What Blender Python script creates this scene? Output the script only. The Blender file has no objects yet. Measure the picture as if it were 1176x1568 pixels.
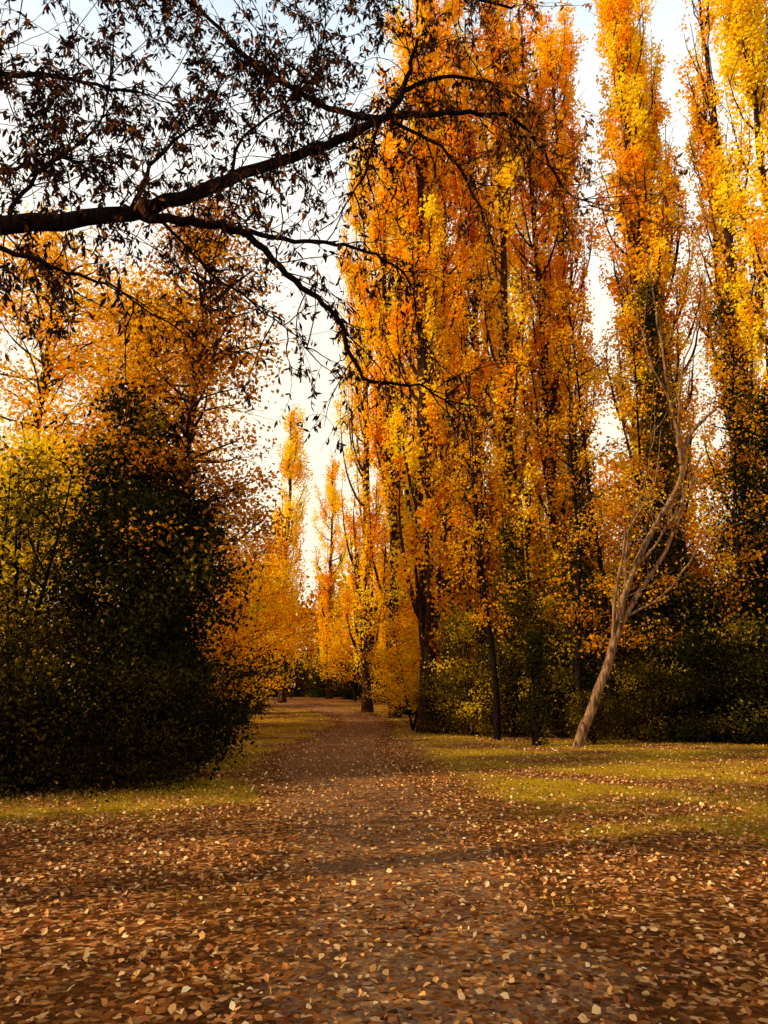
import bpy, math, numpy as np
from mathutils import Vector
scene = bpy.context.scene
scene.view_settings.view_transform = 'Standard'
scene.view_settings.look = 'None'
scene.view_settings.exposure = 0
SD = Vector((-.80, -.30, .56)).normalized()
SUN = np.array(SD)

# ------------------------------------------------------------------ materials
def new_mat(name):
    m = bpy.data.materials.new(name); m.use_nodes = True
    nt = m.node_tree; nt.nodes.clear()
    out = nt.nodes.new('ShaderNodeOutputMaterial')
    return m, nt, out
def ramp(nt, stops, fac, interp='LINEAR'):
    r = nt.nodes.new('ShaderNodeValToRGB'); r.color_ramp.interpolation = interp
    els = r.color_ramp.elements
    while len(els) < len(stops): els.new(0.5)
    for e, (p, c) in zip(els, stops):
        e.position = p; e.color = (*c, 1)
    nt.links.new(fac, r.inputs[0]); return r
def leaf_mat(name, stops, trans=0.5, gloss=0.0):
    m, nt, out = new_mat(name)
    a = nt.nodes.new('ShaderNodeAttribute'); a.attribute_name = 'tint'
    r = ramp(nt, stops, a.outputs['Fac'])
    d = nt.nodes.new('ShaderNodeBsdfDiffuse'); t = nt.nodes.new('ShaderNodeBsdfTranslucent')
    mx = nt.nodes.new('ShaderNodeMixShader'); mx.inputs[0].default_value = trans
    nt.links.new(r.outputs[0], d.inputs[0]); nt.links.new(r.outputs[0], t.inputs[0])
    nt.links.new(d.outputs[0], mx.inputs[1]); nt.links.new(t.outputs[0], mx.inputs[2])
    last = mx
    if gloss > 0:
        g = nt.nodes.new('ShaderNodeBsdfGlossy'); g.inputs['Roughness'].default_value = 0.45
        g.inputs['Color'].default_value = (0.8, 0.8, 0.8, 1)
        m2 = nt.nodes.new('ShaderNodeMixShader'); m2.inputs[0].default_value = gloss
        nt.links.new(mx.outputs[0], m2.inputs[1]); nt.links.new(g.outputs[0], m2.inputs[2]); last = m2
    nt.links.new(last.outputs[0], out.inputs[0])
    return m
def bark_mat(name, c1, c2, scale=6):
    m, nt, out = new_mat(name)
    tc = nt.nodes.new('ShaderNodeTexCoord'); mp = nt.nodes.new('ShaderNodeMapping')
    mp.inputs['Scale'].default_value = (scale, scale, scale * 0.18)
    n = nt.nodes.new('ShaderNodeTexNoise'); n.inputs['Scale'].default_value = 2.0; n.inputs['Detail'].default_value = 6
    nt.links.new(tc.outputs['Object'], mp.inputs[0]); nt.links.new(mp.outputs[0], n.inputs[0])
    r = ramp(nt, [(0.35, c1), (0.68, c2)], n.outputs[0])
    p = nt.nodes.new('ShaderNodeBsdfDiffuse')
    b = nt.nodes.new('ShaderNodeBump'); b.inputs['Strength'].default_value = 0.7; b.inputs['Distance'].default_value = 0.03
    nt.links.new(n.outputs[0], b.inputs['Height']); nt.links.new(b.outputs[0], p.inputs['Normal'])
    nt.links.new(r.outputs[0], p.inputs['Color']); nt.links.new(p.outputs[0], out.inputs[0])
    return m

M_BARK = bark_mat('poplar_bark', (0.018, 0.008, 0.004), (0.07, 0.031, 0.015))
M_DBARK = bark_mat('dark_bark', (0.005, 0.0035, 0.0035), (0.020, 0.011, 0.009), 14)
M_PBARK = bark_mat('pale_bark', (0.045, 0.021, 0.010), (0.36, 0.19, 0.09), 7)
M_YEL = leaf_mat('leaf_yellow', [(0.0, (0.40, 0.08, 0.001)), (0.28, (0.94, 0.31, 0.001)), (0.6, (0.99, 0.53, 0.002)), (1.0, (0.99, 0.80, 0.02))], 0.45)
M_ORG = leaf_mat('leaf_orange_brown', [(0.0, (0.09, 0.028, 0.002)), (0.45, (0.48, 0.16, 0.003)), (0.8, (0.92, 0.41, 0.004)), (1.0, (0.97, 0.64, 0.01))], 0.5)
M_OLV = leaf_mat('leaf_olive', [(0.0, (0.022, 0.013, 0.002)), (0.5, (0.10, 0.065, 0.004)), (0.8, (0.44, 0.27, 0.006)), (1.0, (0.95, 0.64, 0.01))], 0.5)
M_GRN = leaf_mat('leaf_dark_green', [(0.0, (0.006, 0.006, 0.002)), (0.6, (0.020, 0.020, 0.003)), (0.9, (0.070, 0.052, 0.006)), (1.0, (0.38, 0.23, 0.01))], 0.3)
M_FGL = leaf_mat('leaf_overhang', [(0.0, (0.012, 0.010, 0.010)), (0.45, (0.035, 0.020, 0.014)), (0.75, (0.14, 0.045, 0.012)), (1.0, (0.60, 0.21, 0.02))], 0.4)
M_LIT = leaf_mat('leaf_litter_mat', [(0.0, (0.09, 0.020, 0.004)), (0.4, (0.42, 0.12, 0.014)), (0.7, (0.82, 0.38, 0.09)), (1.0, (0.97, 0.72, 0.34))], 0.12, 0.03)
M_GRS = leaf_mat('grass_mat', [(0.0, (0.12, 0.075, 0.005)), (0.5, (0.46, 0.30, 0.008)), (1.0, (0.88, 0.60, 0.025))], 0.35)

def sst(a, b, x): t = np.clip((x - a) / (b - a), 0, 1); return t * t * (3 - 2 * t)
def hgt(y): return 1.1 * sst(26, 80, np.asarray(y, float))

# ------------------------------------------------------------------ mesh builder
def nrm(v): return v / np.maximum(np.linalg.norm(v, axis=-1, keepdims=True), 1e-9)
class MB:
    def __init__(s): s.V = []; s.F = []; s.M = []; s.T = []; s.S = []; s.n = 0
    def add(s, V, F, mat, T, smooth):
        s.V.append(V.astype(np.float32)); s.F.append((F + s.n).astype(np.int32)); s.n += len(V)
        s.M.append(np.full(len(F), mat, np.int32)); s.T.append(np.broadcast_to(T, (len(V),)).astype(np.float32))
        s.S.append(np.full(len(F), smooth, bool))
    def tube(s, P, R, mat=0, sides=6):
        P = np.asarray(P, float); k = len(P); R = np.broadcast_to(R, (k,))
        T = nrm(np.gradient(P, axis=0)); ax = np.eye(3)[np.argmin(np.abs(T.mean(0)))]
        N1 = nrm(np.cross(T, ax)); N2 = np.cross(T, N1)
        a = np.arange(sides) * 2 * np.pi / sides
        V = P[:, None] + R[:, None, None] * (np.cos(a)[None, :, None] * N1[:, None] + np.sin(a)[None, :, None] * N2[:, None])
        i = np.arange(k - 1)[:, None] * sides; j = np.arange(sides)[None]; j2 = (j + 1) % sides
        F = np.stack([i + j, i + j2, i + sides + j2, i + sides + j], -1).reshape(-1, 4)
        s.add(V.reshape(-1, 3), F, mat, 0.5, True)
    def leaves(s, C, L, W, T, rng, mat=1, detail=False, A=None, N=None, fold=0.25, face=0.0):
        n = len(C)
        if n == 0: return
        if N is None: N = nrm(rng.normal(size=(n, 3))) + SUN * face
        if A is None:
            A = rng.normal(size=(n, 3))
            if face > 0: N = nrm(N); A = A - N * (A * N).sum(1, keepdims=True)
        A = nrm(A)
        Bv = nrm(np.cross(N, A)); N = np.cross(A, Bv)
        L = np.broadcast_to(L, (n,))[:, None]; W = np.broadcast_to(W, (n,))[:, None]; T = np.broadcast_to(T, (n,))
        fo = N * W * fold
        if not detail:
            V = np.stack([C - A * L / 2, C + Bv * W / 2 + fo + A * L * .05, C + A * L / 2, C - Bv * W / 2 + fo + A * L * .05], 1)
            F = np.arange(4 * n).reshape(n, 4); s.add(V.reshape(-1, 3), F, mat, np.repeat(T, 4), False)
        else:
            cu = N * L * 0.18 * rng.uniform(-.6, 1, (n, 1))
            V = np.stack([C - A * L / 2, C - A * L * .12 + Bv * W / 2 + fo, C + A * L * .22 + Bv * W * .36 + fo, C + A * L / 2 + cu,
                          C + A * L * .22 - Bv * W * .36 + fo, C - A * L * .12 - Bv * W / 2 + fo], 1)
            b = np.arange(n)[:, None] * 6
            F = np.concatenate([b + np.array([[0, 1, 2, 3]]), b + np.array([[0, 3, 4, 5]])])
            s.add(V.reshape(-1, 3), F, mat, np.repeat(T, 6), False)
    def mesh(s, name, mats):
        V = np.concatenate(s.V); F = np.concatenate(s.F); me = bpy.data.meshes.new(name)
        me.vertices.add(len(V)); me.vertices.foreach_set('co', V.ravel())
        me.loops.add(F.size); me.loops.foreach_set('vertex_index', F.ravel())
        me.polygons.add(len(F)); me.polygons.foreach_set('loop_start', np.arange(len(F), dtype=np.int32) * 4)
        me.polygons.foreach_set('loop_total', np.full(len(F), 4, np.int32))
        for m in mats: me.materials.append(m)
        me.polygons.foreach_set('material_index', np.concatenate(s.M))
        me.polygons.foreach_set('use_smooth', np.concatenate(s.S))
        at = me.attributes.new('tint', 'FLOAT', 'POINT'); at.data.foreach_set('value', np.clip(np.concatenate(s.T), 0, 1))
        me.update(calc_edges=True); return me
used = set()
def place(name, me, loc=(0, 0, 0), rz=0, sc=(1, 1, 1)):
    if me.name in used: me = me.copy()
    used.add(me.name)
    o = bpy.data.objects.new(name, me); scene.collection.objects.link(o)
    o.location = (loc[0], loc[1], loc[2] + float(hgt(loc[1]))); o.rotation_euler = (0, 0, rz); o.scale = sc; return o
def catmull(P, m=5):
    P = np.asarray(P, float); Q = np.vstack([2 * P[0] - P[1], P, 2 * P[-1] - P[-2]]); out = []
    for i in range(1, len(Q) - 2):
        for t in np.arange(m) / m:
            a, b, c, d = Q[i - 1:i + 3]
            out.append(.5 * (2 * b + (c - a) * t + (2 * a - 5 * b + 4 * c - d) * t * t + (3 * b - a - 3 * c + d) * t ** 3))
    out.append(P[-1]); return np.array(out)
def wander(rng, p, d, length, n=6, jit=0.18, pull=(0, 0, 0)):
    d = nrm(np.asarray(d, float)); P = [np.asarray(p, float)]; pull = np.asarray(pull)
    for _ in range(n):
        d = nrm(d + rng.normal(size=3) * jit + pull / n); P.append(P[-1] + d * length / n)
    return np.array(P)

# ------------------------------------------------------------------ poplars
def poplar(seed, H=36, R=1.9, nb=75, per=360, ls=0.18, leafmat=None, bare=0.0, low=0.04, tint=.56, tr0=.28):
    rng = np.random.default_rng(seed); b = MB()
    k = 24; z = np.linspace(-0.3, H * .97, k)
    wob = np.cumsum(rng.normal(size=(k, 2)) * .05, 0); wob -= wob[0]
    tr = np.c_[wob, z]; tr_r = tr0 * (1 - z / H * .95) ** .9 + .015; tr_r[0] *= 1.5
    b.tube(tr, tr_r, 0, 9)
    for i in range(nb):
        t = low + (0.93 - low) * rng.random() ** 1.05
        p = np.array([np.interp(t * H, z, tr[:, 0]), np.interp(t * H, z, tr[:, 1]), t * H])
        az = rng.random() * 2 * np.pi; prof = np.sin(np.pi * min(1, (t * .8 + .16))) ** .6
        rr = R * prof * (.35 + .65 * rng.random()); l = H * (.09 + .13 * rng.random()) * (1.05 - t * .55)
        s = np.linspace(0, 1, 9)[:, None]; rad = np.array([math.cos(az), math.sin(az), 0])
        P = p + rad * rr * (1 - np.exp(-s * 3)) + np.array([0, 0, 1]) * s ** 1.1 * l + np.cumsum(rng.normal(size=(9, 3)) * .045, 0)
        r0 = np.interp(t * H, z, tr_r) * .42
        b.tube(P, np.linspace(r0, .012, 9), 0, 5)
        for q in range(2):
            m = rng.integers(2, 8); d = nrm(np.array([rng.normal() * .5, rng.normal() * .5, 1.0]))
            b.tube(wander(rng, P[m], d, l * .35, 4, .12), np.linspace(.022, .006, 5), 0, 4)
        if rng.random() < bare: continue
        tb = rng.normal(tint, .18) + .12 * (t - .5)
        nc = 8
        for c in range(nc):
            f = rng.uniform(.12, 1.06); cc = np.array([np.interp(f, s[:, 0], P[:, a]) for a in range(3)])
            cc = cc + rng.normal(size=3) * np.array([.24, .24, .25]); n = int(per / nc * rng.uniform(.4, 1.6))
            C = cc + rng.normal(size=(n, 3)) * np.array([.16, .16, .34])
            b.leaves(C, ls * rng.uniform(.7, 1.25, n), ls * .85 * rng.uniform(.7, 1.2, n), tb + rng.normal(0, .12) + rng.normal(0, .12, n), rng, face=1.0)
    return b.mesh('poplar_mesh', [M_BARK, leafmat or M_YEL])

POP = [ # X, Y, H, R, leaves, tint
    (1.75, 32, 38, 1.7, 1.0, .62), (2.9, 36, 40, 1.9, .9, .58), (4.9, 37, 41, 1.8, 1.0, .72), (5.9, 33, 37, 1.9, .9, .66),
    (7.9, 35, 38, 2.0, 1.1, .60), (9.9, 38, 41, 2.4, 1.25, .66), (0.6, 43, 38, 2.3, 1.1, .68), (-1.0, 49, 42, 2.5, 1.1, .78), (1.2, 50, 41, 2.4, 1.0, .8),
    (4.0, 45, 43, 2.4, 1.0, .8), (7.4, 43, 42, 2.4, 1.0, .78)]
for i, (x, y, H, R, d, ti) in enumerate(POP):
    place('poplar_tree', poplar(i + 1, H, R, int(80 * d), 310, tint=ti, tr0=.34 if i == 0 else .28), (x, y, 0))
for i, (x, y, H, R, nb, per, bare, ti) in enumerate([(12.5, 34, 39, 2.1, 90, 330, .1, .72), (14.2, 36, 40, 2.1, 90, 330, .15, .74), (15.2, 31, 37, 1.5, 55, 170, .5, .5), (18.8, 39, 37, 1.9, 60, 260, .3, .7)]):
    place('poplar_tree', poplar(20 + i, H, R, nb, per, bare=bare, low=.22, tint=ti, tr0=.34), (x, y, 0))
place('poplar_tree', poplar(30, 34, 2.1, 90, 350, tint=.95), (16.3, 28.6, 0))
place('poplar_tree', poplar(31, 37, 2.0, 60, 300, tint=.75), (22.5, 33, 0))
place('poplar_tree', poplar(32, 25, 2.0, 60, 300, tint=.8), (-8.0, 62, 0))
place('poplar_tree', poplar(33, 23, 2.0, 50, 300, tint=.75), (-5.0, 72, 0))

# ------------------------------------------------------------------ general tree
def tree(seed, H, R, z0, ncl, per, ls, mats, tr_r=.15, tint=(.5, .15), lean=(0, 0), csd=(.35, .35, .25), top=.35, stems=1, leafw=.75, prof=None, face=0.0):
    rng = np.random.default_rng(seed); b = MB(); trunks = []
    for st in range(stems):
        k = 10; z = np.linspace(-.1, H * .93, k); f = (z / H)[:, None]
        sp = rng.normal(size=2) * (R * .35 if stems > 1 else 0)
        xy = f * (np.array(lean) + sp) + np.cumsum(rng.normal(size=(k, 2)) * .012 * H / 3, 0)
        P = np.c_[xy - xy[0] + (rng.normal(size=2) * .12 if stems > 1 else 0), z]
        r = tr_r * (1 - z / H * .93); trunks.append(P); b.tube(P, r, 0, 7)
    for c in range(ncl):
        P = trunks[rng.integers(len(trunks))]
        h = rng.random(); zz = z0 + (H - z0) * h
        pr = prof(h) if prof else math.sqrt(max(0, 1 - ((h - top) / (1.02 - top if h > top else top + .35)) ** 2))
        rr = R * pr * rng.random() ** .6; az = rng.random() * 2 * np.pi
        base = np.array([np.interp(zz, P[:, 2], P[:, 0]), np.interp(zz, P[:, 2], P[:, 1]), 0])
        C = base + np.array([math.cos(az) * rr, math.sin(az) * rr, zz])
        za = np.clip(zz - rr * rng.uniform(.3, .9), .15 * min(z0, 2) + .1, H * .9)
        S = np.array([np.interp(za, P[:, 2], P[:, 0]), np.interp(za, P[:, 2], P[:, 1]), za])
        mid = (S + C) / 2 + rng.normal(size=3) * .12 * rr + np.array([0, 0, .1 * rr])
        br = catmull([S, mid, C], 4); b.tube(br, np.linspace(tr_r * .22 + .008, .008, len(br)), 0, 5)
        for q in range(4):
            e = C + rng.normal(size=3) * np.array(csd) * 1.5; b.tube(catmull([br[-3], (br[-3] + e) / 2 + rng.normal(size=3) * .05, e], 2), np.linspace(.011, .004, 5), 0, 3)
        n = int(per * rng.uniform(.4, 1.6)); tb = rng.normal(*tint)
        X = C + rng.normal(size=(n, 3)) * np.array(csd) * rng.uniform(.7, 1.25)
        X[:, 2] = np.abs(X[:, 2] - .03) + .03
        b.leaves(X, ls * rng.uniform(.65, 1.3, n), ls * leafw * rng.uniform(.7, 1.2, n), tb + rng.normal(0, .1, n), rng, face=face)
    return b.mesh('tree_mesh', mats)

# left group
place('offscreen_shade_tree', tree(21, 13.0, 1.9, 4.5, 120, 110, .11, [M_BARK, M_ORG], .17, (.55, .18), csd=(.38, .38, .2), top=.2), (-4.3, 16.5, 0))
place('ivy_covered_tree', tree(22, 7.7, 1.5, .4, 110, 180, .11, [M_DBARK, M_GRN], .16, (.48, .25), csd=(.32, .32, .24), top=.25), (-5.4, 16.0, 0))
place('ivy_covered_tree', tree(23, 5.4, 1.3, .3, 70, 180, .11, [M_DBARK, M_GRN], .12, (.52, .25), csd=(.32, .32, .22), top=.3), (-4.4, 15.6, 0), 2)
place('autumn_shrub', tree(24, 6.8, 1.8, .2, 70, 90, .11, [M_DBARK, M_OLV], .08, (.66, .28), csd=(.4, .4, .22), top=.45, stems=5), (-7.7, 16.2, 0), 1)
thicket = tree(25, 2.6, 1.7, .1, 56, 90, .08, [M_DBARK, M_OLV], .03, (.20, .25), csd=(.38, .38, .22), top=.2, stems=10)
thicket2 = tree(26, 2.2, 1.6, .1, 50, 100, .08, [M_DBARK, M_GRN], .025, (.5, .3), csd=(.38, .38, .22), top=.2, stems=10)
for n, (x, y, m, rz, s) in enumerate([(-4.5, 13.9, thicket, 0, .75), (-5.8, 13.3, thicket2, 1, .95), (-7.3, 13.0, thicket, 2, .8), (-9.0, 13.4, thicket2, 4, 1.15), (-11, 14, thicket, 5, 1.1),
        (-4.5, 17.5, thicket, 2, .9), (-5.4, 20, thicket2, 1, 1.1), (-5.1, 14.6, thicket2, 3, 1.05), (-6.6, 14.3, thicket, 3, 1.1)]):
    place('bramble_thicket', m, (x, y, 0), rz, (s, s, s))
yg = tree(27, 9, 2.6, .6, 90, 90, .13, [M_DBARK, M_YEL], .12, (.92, .12), csd=(.5, .5, .35), top=.4, stems=3)
place('yellow_tree', yg, (-11.5, 22, 0)); place('yellow_tree', yg, (-10.2, 27, 0), 2, (1.1, 1.1, 1.1)); place('yellow_tree', yg, (-15, 25, 0), 4, (1.2, 1.2, 1.2)); place('yellow_tree', yg, (-8.9, 19, 0), 3, (.72, .72, .72))
lt = tree(28, 18, 3.2, 6, 130, 80, .16, [M_BARK, M_YEL], .2, (.60, .16), csd=(.55, .55, .32), top=.3)
place('offscreen_shade_tree', lt, (-9.6, 29, 0)); place('offscreen_shade_tree', lt, (-13.5, 28, 0), 2, (1.1, 1.1, 1.15)); place('offscreen_shade_tree', lt, (-19, 29, 0), 4, (1.2, 1.2, 1.1)); place('offscreen_shade_tree', lt, (-12.5, 35, 0), 1, (1.1, 1.1, 1.25))
place('offscreen_shade_tree', tree(29, 7.5, 2.2, 1.6, 80, 80, .11, [M_DBARK, M_ORG], .1, (.62, .18), csd=(.42, .42, .18), top=.35, stems=2), (-6.1, 22.5, 0))
sm = tree(30, 9, 3.0, 1.5, 100, 95, .16, [M_DBARK, M_YEL], .12, (.54, .18), csd=(.55, .55, .3), top=.3, stems=2)
for x, y, rz, s in [(-7.2, 33, 0, .95), (-7.6, 43, 1, 1.0), (-12, 54, 2, 1.1), (1.4, 56, 3, .9), (2.2, 39, 4, .65), (1.2, 33, 2, .5), (-2.5, 66, 1, 1.1), (-12.5, 84, 4, 1.4), (-19, 66, 2, 1.4), (3.5, 62, 5, 1.2), (5.0, 51, 1, 1.3), (9, 50, 2, 1.4), (3, 41, 5, .9), (6.8, 39.5, 0, 1.0),
        (13.5, 46, 1, 1.6), (18.5, 46, 3, 1.8), (24, 44, 2, 1.8)]:
    place('offscreen_shade_tree', sm, (x, y, 0), rz, (s, s, s))
# right understorey
us = tree(31, 6.5, 1.9, .3, 85, 100, .13, [M_DBARK, M_OLV], .06, (.5, .28), csd=(.42, .42, .28), top=.3, stems=6)
us2 = tree(32, 4.2, 1.7, .2, 75, 100, .13, [M_DBARK, M_OLV], .05, (.34, .28), csd=(.4, .4, .28), top=.25, stems=7)
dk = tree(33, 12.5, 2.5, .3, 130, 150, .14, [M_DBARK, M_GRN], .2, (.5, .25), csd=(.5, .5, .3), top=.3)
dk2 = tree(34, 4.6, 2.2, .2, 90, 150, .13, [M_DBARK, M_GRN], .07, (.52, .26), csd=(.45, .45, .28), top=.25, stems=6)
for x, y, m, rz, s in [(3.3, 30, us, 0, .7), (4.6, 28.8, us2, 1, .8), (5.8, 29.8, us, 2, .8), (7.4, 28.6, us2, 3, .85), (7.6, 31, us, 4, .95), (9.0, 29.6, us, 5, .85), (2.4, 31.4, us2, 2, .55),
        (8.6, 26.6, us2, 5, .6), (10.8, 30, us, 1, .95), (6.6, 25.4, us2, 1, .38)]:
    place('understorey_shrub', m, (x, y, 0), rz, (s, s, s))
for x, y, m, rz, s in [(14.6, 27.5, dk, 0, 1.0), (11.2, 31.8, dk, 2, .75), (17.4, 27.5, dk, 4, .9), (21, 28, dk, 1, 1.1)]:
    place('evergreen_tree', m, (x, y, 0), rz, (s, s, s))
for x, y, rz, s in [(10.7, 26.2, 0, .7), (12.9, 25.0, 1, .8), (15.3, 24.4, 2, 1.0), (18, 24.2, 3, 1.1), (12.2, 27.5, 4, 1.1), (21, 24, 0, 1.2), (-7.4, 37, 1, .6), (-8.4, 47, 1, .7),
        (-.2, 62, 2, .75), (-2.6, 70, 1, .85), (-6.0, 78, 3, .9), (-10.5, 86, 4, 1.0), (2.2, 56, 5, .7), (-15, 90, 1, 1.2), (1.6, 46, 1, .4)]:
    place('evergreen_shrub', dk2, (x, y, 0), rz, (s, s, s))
place('ivy_covered_tree', tree(35, 20, .8, .2, 150, 110, .12, [M_DBARK, M_GRN], .3, (.68, .2), csd=(.25, .25, .35), prof=lambda h: 1 - .5 * h), (12.2, 33, 0))
place('ivy_covered_tree', tree(41, 18, .7, .2, 120, 110, .12, [M_DBARK, M_GRN], .3, (.68, .2), csd=(.25, .25, .35), prof=lambda h: 1 - .5 * h), (15.0, 30.6, 0))
place('ivy_covered_tree', tree(36, 14, .6, .2, 90, 100, .12, [M_DBARK, M_OLV], .22, (.4, .2), csd=(.22, .22, .35), prof=lambda h: 1 - .5 * h), (10.6, 28.5, 0), 2)
place('ivy_covered_tree', tree(37, 9, .5, .2, 55, 90, .12, [M_DBARK, M_GRN], .18, (.7, .2), csd=(.2, .2, .3), prof=lambda h: 1 - .5 * h), (5.0, 31, 0), 2)
place('ivy_covered_tree', tree(40, 11, .5, .2, 65, 90, .12, [M_DBARK, M_GRN], .18, (.7, .2), csd=(.2, .2, .3), prof=lambda h: 1 - .5 * h), (7.2, 28.0, 0), 2)
place('ivy_covered_stump', tree(38, 3.2, .3, .1, 26, 90, .10, [M_DBARK, M_GRN], .16, (.6, .2), csd=(.13, .13, .2), prof=lambda h: 1 - .5 * h), (4.7, 24.6, 0), 2)
for i, (x, y, H, l) in enumerate([(6.7, 27.0, 15, .3), (7.9, 27.3, 17, -.5), (9.4, 27.4, 16, .5), (3.9, 27.6, 14, -.4), (11.7, 26.0, 15, .7)]):
    place('slender_tree', tree(100 + i, H, 1.3, 3.0, 45, 60, .12, [M_DBARK, M_ORG], .13, (.65, .2), lean=(l, .2), csd=(.3, .3, .25), top=.4), (x, y, 0))

def distant():
    rng = np.random.default_rng(50); b = MB()
    for i in range(150):
        a = rng.uniform(-2.9, 2.9) if i > 100 else rng.uniform(-.75, .75)
        d = rng.uniform(92, 130); x, y = math.sin(a) * d, math.cos(a) * d; H = rng.uniform(9, 14); hz = float(hgt(y))
        b.tube([[x, y, hz], [x, y, hz + H * .8]], [.3, .05], 0, 5); tb = rng.normal(.5, .2)
        for c in range(20):
            h = rng.random(); az = rng.random() * 6.28; rr = 3.5 * math.sqrt(1 - h * .8) * rng.random() ** .5
            n = 36; C = np.array([x + rr * math.cos(az), y + rr * math.sin(az), hz + .5 + h * H]) + rng.normal(size=(n, 3)) * [1, 1, .8]
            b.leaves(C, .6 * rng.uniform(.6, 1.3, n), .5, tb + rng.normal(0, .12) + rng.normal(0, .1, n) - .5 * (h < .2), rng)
    return b.mesh('distant_mesh', [M_BARK, M_ORG])
place('distant_trees', distant())

# ------------------------------------------------------------------ leaning tree
def leaning():
    rng = np.random.default_rng(60); b = MB()
    def bough(P, r0, r1, m=5, sides=9):
        Q = catmull(P, m); Q[2:-1] += rng.normal(size=(len(Q) - 3, 3)) * .02; b.tube(Q, np.linspace(r0, r1, len(Q)), 0, sides); return Q
    Q = bough([[5.75, 24, -.1], [6.3, 24, 1.2], [7.1, 24, 3.1], [7.6, 24.1, 4.8], [8.7, 24.2, 6.8], [9.75, 24.3, 8.5], [9.65, 24.2, 10.4], [9.3, 24, 13.7], [9.15, 24, 16.0]], .165, .012)
    b2 = bough([[7.2, 24.05, 3.4], [8.1, 24.3, 4.7], [9.1, 24.6, 6.0], [9.9, 24.7, 7.7], [10.7, 24.8, 9.4]], .09, .03)
    b3 = bough([[7.6, 24.1, 4.8], [7.75, 23.9, 6.4], [8.3, 23.8, 8.0], [8.7, 23.6, 9.8]], .05, .012)
    b4 = bough([[7.3, 24.1, 3.8], [8.5, 24, 4.4], [9.8, 23.8, 5.9], [10.5, 23.7, 7.3]], .045, .010)
    b5 = bough([[9.75, 24.3, 8.9], [10.3, 24.4, 10.1], [11.2, 24.5, 10.9]], .085, .05)
    b6 = bough([[9.7, 24.3, 9.5], [10.0, 24.1, 12], [10.9, 24, 14.5], [11.3, 24, 16.5]], .045, .008)
    b7 = bough([[9.6, 24.2, 11], [9.0, 24.2, 12.6], [8.7, 24.4, 15], [8.2, 24.4, 16.8]], .035, .008)
    b8 = bough([[7.0, 24, 2.9], [7.2, 23.8, 4.6], [7.7, 23.7, 6.5], [8.6, 23.6, 8.1], [8.9, 23.5, 9.8]], .06, .012)
    b9 = bough([[7.9, 24.2, 5.3], [8.9, 24.5, 6.4], [9.7, 24.6, 7.6], [10.2, 24.7, 9.3]], .045, .008)
    for q, nn in ((Q, 26), (b2, 12), (b3, 9), (b4, 9), (b6, 10), (b7, 10), (b8, 8), (b9, 8)):
        for i in range(nn):
            p = q[rng.integers(len(q) // 4, len(q))]; d = np.array([rng.normal() * .4 + .15, rng.normal() * .5, rng.uniform(.5, 1.1)])
            L = rng.uniform(.7, 2.6); w = wander(rng, p, d, L, 6, .13); b.tube(w, np.linspace(.018, .004, 7), 0, 4)
            n = 6; C = w[rng.integers(2, 7, n)] + rng.normal(size=(n, 3)) * .16
            b.leaves(C, .10, .075, rng.normal(.6, .2, n), rng)
    return b.mesh('leaning_mesh', [M_PBARK, M_YEL])
place('leaning_tree', leaning())

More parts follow.
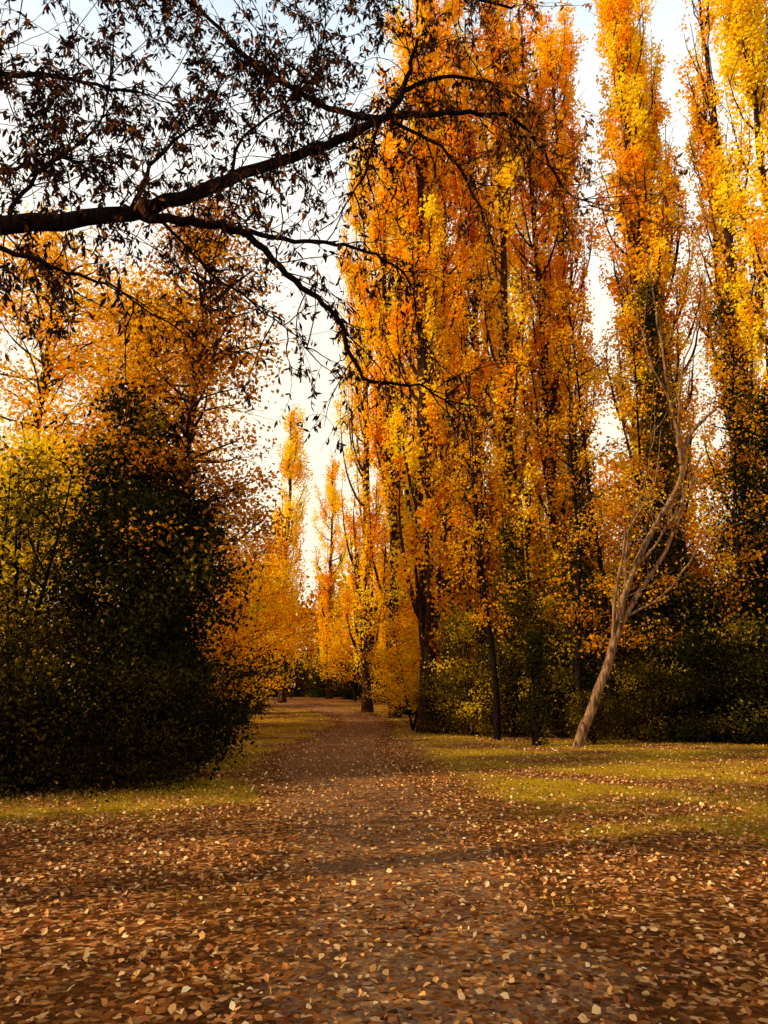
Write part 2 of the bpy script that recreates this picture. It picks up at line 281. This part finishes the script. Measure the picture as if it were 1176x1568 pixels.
# ------------------------------------------------------------------ overhanging foreground tree
def overhang():
    rng = np.random.default_rng(70); b = MB()
    def bough(P, r0, r1, m=6, sides=10):
        Q = catmull(P, m); Q[1:-1] += rng.normal(size=(len(Q) - 2, 3)) * .012
        b.tube(Q, np.linspace(r0, r1, len(Q)), 0, sides); return Q
    b.tube(catmull([[-7.2, 5.2, -.2], [-7.0, 5.3, 1.5], [-6.7, 5.4, 3.6], [-6.6, 5.6, 6], [-6.3, 5.9, 9], [-6.4, 6, 12]], 5), np.linspace(.42, .1, 26), 0, 14)
    B = []
    B.append((bough([[-6.65, 5.5, 4.4], [-5.2, 5.7, 5.2], [-3.6, 6.0, 5.56], [-2.46, 6.6, 6.14], [-1.62, 7.0, 6.79], [-.64, 7.4, 7.55], [.02, 7.6, 8.06], [.25, 7.7, 8.59], [.41, 7.8, 9.34]], .105, .020), 1.0))
    B.append((bough([[-2.5, 6.6, 6.12], [-1.91, 6.7, 6.1], [-1.35, 6.8, 6.0], [-.89, 6.9, 5.57], [-.47, 7.0, 5.23], [-.21, 7.1, 4.63], [.34, 7.3, 4.63], [.89, 7.5, 4.35]], .050, .006), .6))
    B.append((bough([[-1.53, 6.75, 6.05], [-.92, 7.0, 6.09], [-.3, 7.2, 6.14], [.26, 7.4, 5.86], [.36, 7.45, 5.2]], .028, .005), .45))
    B.append((bough([[-2.2, 6.65, 6.1], [-1.8, 6.8, 5.7], [-1.2, 7.0, 5.3], [-.7, 7.1, 4.9]], .018, .004), .75))
    B.append((bough([[.02, 7.6, 8.06], [.86, 7.7, 8.21], [1.64, 7.8, 8.13], [2.08, 7.9, 7.37], [2.48, 7.9, 7.09]], .036, .005), .9))
    B.append((bough([[.2, 7.7, 8.5], [.8, 7.9, 8.9], [1.5, 8.0, 8.8], [2.0, 8.0, 8.3]], .03, .005), .9))
    B.append((bough([[.05, 7.6, 8.06], [.73, 7.3, 7.3], [1.11, 7.2, 6.27], [1.2, 7.2, 5.6]], .022, .004), .5))
    B.append((bough([[.0, 7.6, 8.04], [-.65, 7.4, 8.02], [-1.44, 7.2, 8.44], [-2.16, 7.0, 9.07], [-2.9, 7, 9.8]], .04, .01), 1.0))
    B.append((bough([[-.05, 7.55, 8.0], [-.2, 7.5, 7.29], [-.58, 7.4, 6.52]], .022, .004), .45))
    B.append((bough([[-4.5, 5.85, 5.3], [-3.6, 5.8, 5.35], [-2.89, 5.8, 5.12], [-2.47, 6.0, 5.05], [-1.9, 6.1, 4.75]], .036, .005), .6))
    B.append((bough([[-6.55, 5.7, 6.5], [-5, 6, 7.2], [-3.7, 6.3, 7.45], [-2.9, 6.6, 7.6], [-2.2, 6.8, 7.55]], .05, .006), 1.0))
    B.append((bough([[-6.45, 5.8, 7.6], [-5.2, 6.2, 8.6], [-4, 6.5, 8.9], [-2.5, 7, 9.3], [-1.1, 7.3, 9.5], [.3, 7.6, 9.9], [1.6, 7.9, 9.9]], .08, .015), 1.0))
    B.append((bough([[-2.46, 6.6, 6.14], [-2.3, 6.8, 6.9], [-1.9, 7.0, 7.6], [-1.7, 7.1, 8.3]], .024, .005), 1))
    B.append((bough([[-1.62, 7.0, 6.79], [-1.5, 7.1, 7.4], [-1.0, 7.3, 8.1], [-.7, 7.4, 8.9]], .02, .005), 1))
    B.append((bough([[-3.4, 6.1, 5.65], [-3.3, 6.4, 6.4], [-2.9, 6.7, 7.2], [-2.9, 6.9, 8.2]], .024, .005), 1))
    B.append((bough([[-4.2, 5.9, 5.45], [-3.9, 6.3, 6.2], [-3.3, 6.6, 6.7], [-2.6, 6.9, 6.9]], .024, .005), 1))
    B.append((bough([[-6.35, 5.9, 9], [-5.6, 6.5, 10.5], [-4.4, 7, 11.5], [-3, 7.3, 12]], .1, .02), .6))
    B.append((bough([[-6.4, 5.9, 8], [-7.4, 6.6, 9.5], [-8.4, 7.2, 10.6], [-9.2, 7.6, 11]], .1, .02), .6))
    B.append((bough([[-6.6, 5.6, 6], [-7.6, 4.8, 7.5], [-8.8, 4.0, 8.6]], .1, .02), .6))
    down = np.array([0, 0, -1.])
    for Q, dens in B:
        seg = np.linalg.norm(np.diff(Q, axis=0), axis=1); Ls = seg.sum(); ns = int(Ls * 10 * (.4 + .6 * dens)); cum = np.r_[0, np.cumsum(seg)]
        for i in range(ns):
            s = rng.uniform(.18, 1) * Ls; p = np.array([np.interp(s, cum, Q[:, a]) for a in range(3)])
            k = min(np.searchsorted(cum, s), len(Q) - 1); T = nrm(Q[k] - Q[k - 1])
            d = nrm(T * rng.uniform(.2, 1) + rng.normal(size=3) * .75 + np.array([0, 0, .2]))
            L = rng.uniform(.35, 1.3) * (.6 + .55 * dens); w = wander(rng, p, d, L, 7, .17, (0, 0, -.35))
            b.tube(w, np.linspace(.008, .0025, 8), 0, 4)
            for j in range(rng.integers(3, 7)):
                m = rng.integers(1, 8); dd = nrm((w[m] - w[m - 1]) / L * 7 + rng.normal(size=3) * .8)
                t = wander(rng, w[m], dd, rng.uniform(.15, .5), 5, .18, (0, 0, -.7)); b.tube(t, np.linspace(.0035, .0018, 6), 0, 3)
                n = int(rng.integers(6, 16) * (.3 + 1.0 * dens ** 2))
                f = rng.uniform(.15, 1, n) * 5; i0 = np.minimum(f.astype(int), 4); C = t[i0] + (t[i0 + 1] - t[i0]) * (f - i0)[:, None]
                A = nrm(down * rng.uniform(.3, 1.3, (n, 1)) + rng.normal(size=(n, 3)) * .55)
                ll = rng.uniform(.05, .105, n)
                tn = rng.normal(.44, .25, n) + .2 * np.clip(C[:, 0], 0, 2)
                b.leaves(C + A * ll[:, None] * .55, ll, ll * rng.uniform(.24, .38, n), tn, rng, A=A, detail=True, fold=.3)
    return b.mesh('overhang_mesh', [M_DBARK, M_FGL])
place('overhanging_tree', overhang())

sh = tree(80, 14, 3.8, 3.5, 95, 100, .2, [M_BARK, M_ORG], .28, (.5, .18), csd=(.6, .6, .4), top=.35)
sh2 = tree(81, 14.5, 3.8, 3.0, 60, 80, .2, [M_BARK, M_ORG], .28, (.5, .18), csd=(.5, .5, .3), top=.4)
for x, y, rz, s, m in [(-13.5, 5.2, 0, 1.0, sh2), (-13, -1.5, 2, .9, sh), (-20, 13, 4, 1.0, sh2), (-14, -8, 3, 1.0, sh)]:  # unseen trees left of frame, placed to shade the foreground and dapple the lawn
    place('offscreen_shade_tree', m, (x, y, 0), rz, (s, s, s))

# ------------------------------------------------------------------ ground
PY = np.array([-20, 0, 4.3, 8.7, 14.6, 22, 30, 38, 46, 54, 62, 72, 100.]); PX = np.array([1.4, .7, .45, .15, -.75, -1.55, -1.25, -.8, -1.7, -4.2, -8.0, -13.5, -30])
PW = np.array([1.9, 1.9, 1.9, 2.1, 2.5, 2.8, 2.3, 2.2, 2.6, 3.0, 3.2, 3.2, 3.2]) / 2
def ns(x, y, s=1.0, p=0.0):
    x = x * s + p; y = y * s - p
    return (np.sin(x * 1.3 + 1.7 * np.sin(y * .9)) + np.sin(y * 1.7 + 1.3 * np.sin(x * 1.1 + 2)) + .6 * np.sin(x * 3.1 + y * 2.3) + .6 * np.sin(y * 4.3 - x * 2.1)) / 3.2
def grassy(x, y):
    dx = x - np.interp(y, PY, PX); w = np.interp(y, PY, PW)
    g = sst(.3, 1.7, dx - w) * sst(8.5, 12, y + .25 * dx) * sst(34, 26, y)
    g2 = sst(.0, .6, -dx - w) * sst(9.5, 11.5, y) * sst(60, 50, y) + sst(0, .5, dx - w) * sst(25, 30, y) * sst(70, 55, y)
    return np.clip(np.maximum(g, g2) * (.5 + .7 * ns(x, y, .9)) + .22 * np.clip(ns(x, y, 1.6, 3), 0, 1), 0, 1)
ax_ = np.r_[-600, -300, -150, -80, np.arange(-40, 40.1, .4), 80, 150, 300, 600]
ay_ = np.r_[-400, -150, -60, np.arange(-20, 100.1, .4), 120, 200, 400, 900]
GX, GY = np.meshgrid(ax_, ay_); nx, ny = len(ax_), len(ay_)
g = MB(); V = np.c_[GX.ravel(), GY.ravel(), hgt(GY.ravel())]
i = np.arange(ny - 1)[:, None] * nx + np.arange(nx - 1)[None]
F = np.stack([i, i + 1, i + nx + 1, i + nx], -1).reshape(-1, 4)
g.add(V, F, 0, grassy(V[:, 0], V[:, 1]), True)

def ground_mat(name, path=False):
    m, nt, out = new_mat(name); L = nt.links.new
    tc = nt.nodes.new('ShaderNodeTexCoord')
    n1 = nt.nodes.new('ShaderNodeTexNoise'); n1.inputs['Scale'].default_value = 1.1; n1.inputs['Detail'].default_value = 8
    n2 = nt.nodes.new('ShaderNodeTexNoise'); n2.inputs['Scale'].default_value = 35; n2.inputs['Detail'].default_value = 6
    vo = nt.nodes.new('ShaderNodeTexVoronoi'); vo.inputs['Scale'].default_value = 23; vo.inputs['Randomness'].default_value = 1
    for n in (n1, n2, vo): L(tc.outputs['Object'], n.inputs['Vector'])
    sep = nt.nodes.new('ShaderNodeSeparateColor'); L(vo.outputs['Color'], sep.inputs[0])
    soil = ramp(nt, [(.3, (.038, .012, .003)), (.7, (.13, .048, .012))], n2.outputs[0]).outputs[0]
    if path:
        dirt = ramp(nt, [(.3, (.085, .036, .014)), (.7, (.30, .155, .07))], n2.outputs[0])
        # trodden dirt shows in the middle of the path (tint attribute), soil and leaves take over at the edges
        at = nt.nodes.new('ShaderNodeAttribute'); at.attribute_name = 'tint'
        a1 = nt.nodes.new('ShaderNodeMath'); a1.operation = 'ADD'; L(at.outputs['Fac'], a1.inputs[0]); L(n1.outputs[0], a1.inputs[1])
        er = ramp(nt, [(.62, (0, 0, 0)), (.92, (1, 1, 1))], a1.outputs[0])
        ms = nt.nodes.new('ShaderNodeMix'); ms.data_type = 'RGBA'; L(er.outputs[0], ms.inputs[0]); L(soil, ms.inputs[6]); L(dirt.outputs[0], ms.inputs[7]); soil = ms.outputs[2]
    leafc = ramp(nt, [(0, (.05, .015, .004)), (.5, (.22, .068, .013)), (.85, (.40, .165, .045)), (1, (.62, .35, .14))], sep.outputs[0])
    mk = ramp(nt, [(.2, (0, 0, 0)), (.5, (1, 1, 1))], n1.outputs[0])
    thr = ramp(nt, [(.48 if path else .3, (0, 0, 0)), (.52 if path else .34, (1, 1, 1))], sep.outputs[1])
    mu = nt.nodes.new('ShaderNodeMath'); mu.operation = 'MULTIPLY'; L(mk.outputs[0], mu.inputs[0]); L(thr.outputs[0], mu.inputs[1])
    mx = nt.nodes.new('ShaderNodeMix'); mx.data_type = 'RGBA'; L(mu.outputs[0], mx.inputs[0]); L(soil, mx.inputs[6]); L(leafc.outputs[0], mx.inputs[7])
    col = mx.outputs[2]
    if not path:
        at = nt.nodes.new('ShaderNodeAttribute'); at.attribute_name = 'tint'
        gr = ramp(nt, [(.3, (.15, .09, .005)), (.7, (.52, .33, .012))], n2.outputs[0])
        gm = ramp(nt, [(.25, (0, 0, 0)), (.75, (.85, .85, .85))], at.outputs['Fac'])
        m3 = nt.nodes.new('ShaderNodeMix'); m3.data_type = 'RGBA'; L(gm.outputs[0], m3.inputs[0]); L(col, m3.inputs[6]); L(gr.outputs[0], m3.inputs[7]); col = m3.outputs[2]
    p = nt.nodes.new('ShaderNodeBsdfDiffuse')
    bp = nt.nodes.new('ShaderNodeBump'); bp.inputs['Strength'].default_value = .6; bp.inputs['Distance'].default_value = .02
    L(n2.outputs[0], bp.inputs['Height']); L(bp.outputs[0], p.inputs['Normal']); L(col, p.inputs['Color']); L(p.outputs[0], out.inputs[0])
    return m
og = place('ground', g.mesh('ground_mesh', [ground_mat('ground_mat')])); og.location.z = 0
yy = np.arange(-20, 99, .25); cx = np.interp(yy, PY, PX); ww = np.interp(yy, PY, PW) + .25
ker = np.ones(25) / 25; cx = np.convolve(np.pad(cx, 12, 'edge'), ker, 'valid')
lft = cx - ww + .22 * ns(yy, yy * 0, 1.7) + .1 * ns(yy, yy * 0, 6); rgt = cx + ww + .22 * ns(yy, yy * 0 + 5, 1.9) + .1 * ns(yy, yy * 0 + 9, 7)
pm = MB(); u = np.linspace(0, 1, 9)
Vp = np.stack([lft[:, None] * (1 - u) + rgt[:, None] * u, np.repeat(yy[:, None], 9, 1), np.repeat(.006 + hgt(yy)[:, None], 9, 1)], -1).reshape(-1, 3)
i = np.arange(len(yy) - 1)[:, None] * 9 + np.arange(8)[None]
pm.add(Vp, np.stack([i, i + 1, i + 10, i + 9], -1).reshape(-1, 4), 0, np.tile(np.sin(np.pi * u) ** .8 * .6, len(yy)), True)
place('footpath', pm.mesh('path_mesh', [ground_mat('path_mat', True)])).location.z = 0

rng = np.random.default_rng(90)
n = 1000000; Y = 1.5 + 58 * rng.random(n) ** 1.6; X = rng.uniform(-1, 1, n) * (Y * .75 + 3)
pdfY = (1 / 1.6) * ((Y - 1.5) / 58 + 1e-4) ** (1 / 1.6 - 1) / 58; dens0 = n * pdfY / (2 * (Y * .75 + 3))
dx = X - np.interp(Y, PY, PX); w = np.interp(Y, PY, PW)
target = 265 * np.minimum(1, 9 / Y) * (1 - .45 * sst(.1, -1.0, np.abs(dx) - w)) * (1 - .25 * grassy(X, Y)) * np.clip(.65 + .6 * ns(X, Y, 1.3, 5) + .35 * ns(X, Y, 4.3, 1), .18, 1.5)
k = rng.random(n) < target / dens0
X, Y = X[k], Y[k]; n = len(X); print('litter leaves', n)
A = np.c_[rng.normal(size=(n, 2)), rng.normal(size=n) * .38]; N = np.c_[rng.normal(size=(n, 2)) * .55, np.ones(n)]
ll = rng.uniform(.025, .060, n)
lm = MB(); lm.leaves(np.c_[X, Y, .012 + hgt(Y) + rng.random(n) * .03], ll, ll * rng.uniform(.55, .9, n), rng.beta(1.1, 1.2, n), rng, 0, True, A, N, .18)
place('leaf_litter', lm.mesh('litter_mesh', [M_LIT])).location.z = 0
n = 260000; Y = 6 + 40 * rng.random(n) ** 1.3; X = rng.uniform(-1, 1, n) * (Y * .7 + 2)
k = (rng.random(n) < grassy(X, Y) ** 1.3) & (np.abs(X - np.interp(Y, PY, PX)) > np.interp(Y, PY, PW) * .9)
X, Y = X[k], Y[k]; n = len(X)
A = np.c_[rng.normal(size=(n, 2)) * .5, np.ones(n)]; hh = rng.uniform(.025, .07, n)
gm = MB(); gm.leaves(np.c_[X, Y, hgt(Y) + hh * .42], hh, .012, np.clip(.45 + .25 * ns(X, Y, 1.1, 2) + rng.normal(0, .2, n), 0, 1), rng, 0, False, A)
place('grass', gm.mesh('grass_mesh', [M_GRS])).location.z = 0

# ------------------------------------------------------------------ light & sky
el = math.asin(SD.z); az = math.atan2(SD.x, SD.y)
sl = bpy.data.lights.new('sun', 'SUN'); sl.energy = 5.0; sl.angle = math.radians(.55); sl.color = (1, .82, .50)
so = bpy.data.objects.new('sun', sl); scene.collection.objects.link(so); so.rotation_euler = SD.to_track_quat('Z', 'Y').to_euler()
wd = bpy.data.worlds.new('World'); scene.world = wd; wd.use_nodes = True; nt = wd.node_tree; nt.nodes.clear(); L = nt.links.new
out = nt.nodes.new('ShaderNodeOutputWorld'); sky = nt.nodes.new('ShaderNodeTexSky'); sky.sky_type = 'NISHITA'; sky.sun_disc = False
sky.sun_elevation = el; sky.sun_rotation = az % (2 * math.pi); sky.dust_density = 1.0; sky.air_density = 1.0
b1 = nt.nodes.new('ShaderNodeBackground'); b1.inputs[1].default_value = .15
tc = nt.nodes.new('ShaderNodeTexCoord'); sx = nt.nodes.new('ShaderNodeSeparateXYZ'); L(tc.outputs['Generated'], sx.inputs[0])
b2 = nt.nodes.new('ShaderNodeBackground'); b2.inputs[1].default_value = 1.25
hz = ramp(nt, [(0, (1, .83, .60)), (.42, (1, .89, .72)), (.62, (.96, .95, .90)), (.76, (.70, .87, 1)), (.9, (.25, .32, .38))], sx.outputs[2]); L(hz.outputs[0], b2.inputs[0])
no = nt.nodes.new('ShaderNodeTexNoise'); no.inputs['Scale'].default_value = 1.6; no.inputs['Detail'].default_value = 5; L(tc.outputs['Generated'], no.inputs[0])
r1 = ramp(nt, [(.0, (1,) * 3), (.55, (.9,) * 3), (.74, (.65,) * 3), (.87, (.0,) * 3)], sx.outputs[2])
ad = nt.nodes.new('ShaderNodeMath'); ad.operation = 'MULTIPLY_ADD'; L(no.outputs[0], ad.inputs[0]); ad.inputs[1].default_value = .7; L(r1.outputs[0], ad.inputs[2])
sb = nt.nodes.new('ShaderNodeMath'); sb.operation = 'SUBTRACT'; sb.use_clamp = True; L(ad.outputs[0], sb.inputs[0]); sb.inputs[1].default_value = .22
mx = nt.nodes.new('ShaderNodeMixShader'); L(sb.outputs[0], mx.inputs[0]); L(sky.outputs[0], b1.inputs[0]); L(b1.outputs[0], mx.inputs[1]); L(b2.outputs[0], mx.inputs[2])
L(mx.outputs[0], out.inputs[0])

cam = bpy.data.cameras.new('camera'); co = bpy.data.objects.new('camera', cam); scene.collection.objects.link(co)
co.location = (0, 0, 1.6); co.rotation_euler = (math.radians(90 + 13.2), 0, 0)
cam.sensor_fit = 'VERTICAL'; cam.sensor_height = 24; cam.sensor_width = 18; cam.lens = 24 * 1178 / 1568; cam.clip_end = 3000
scene.camera = co
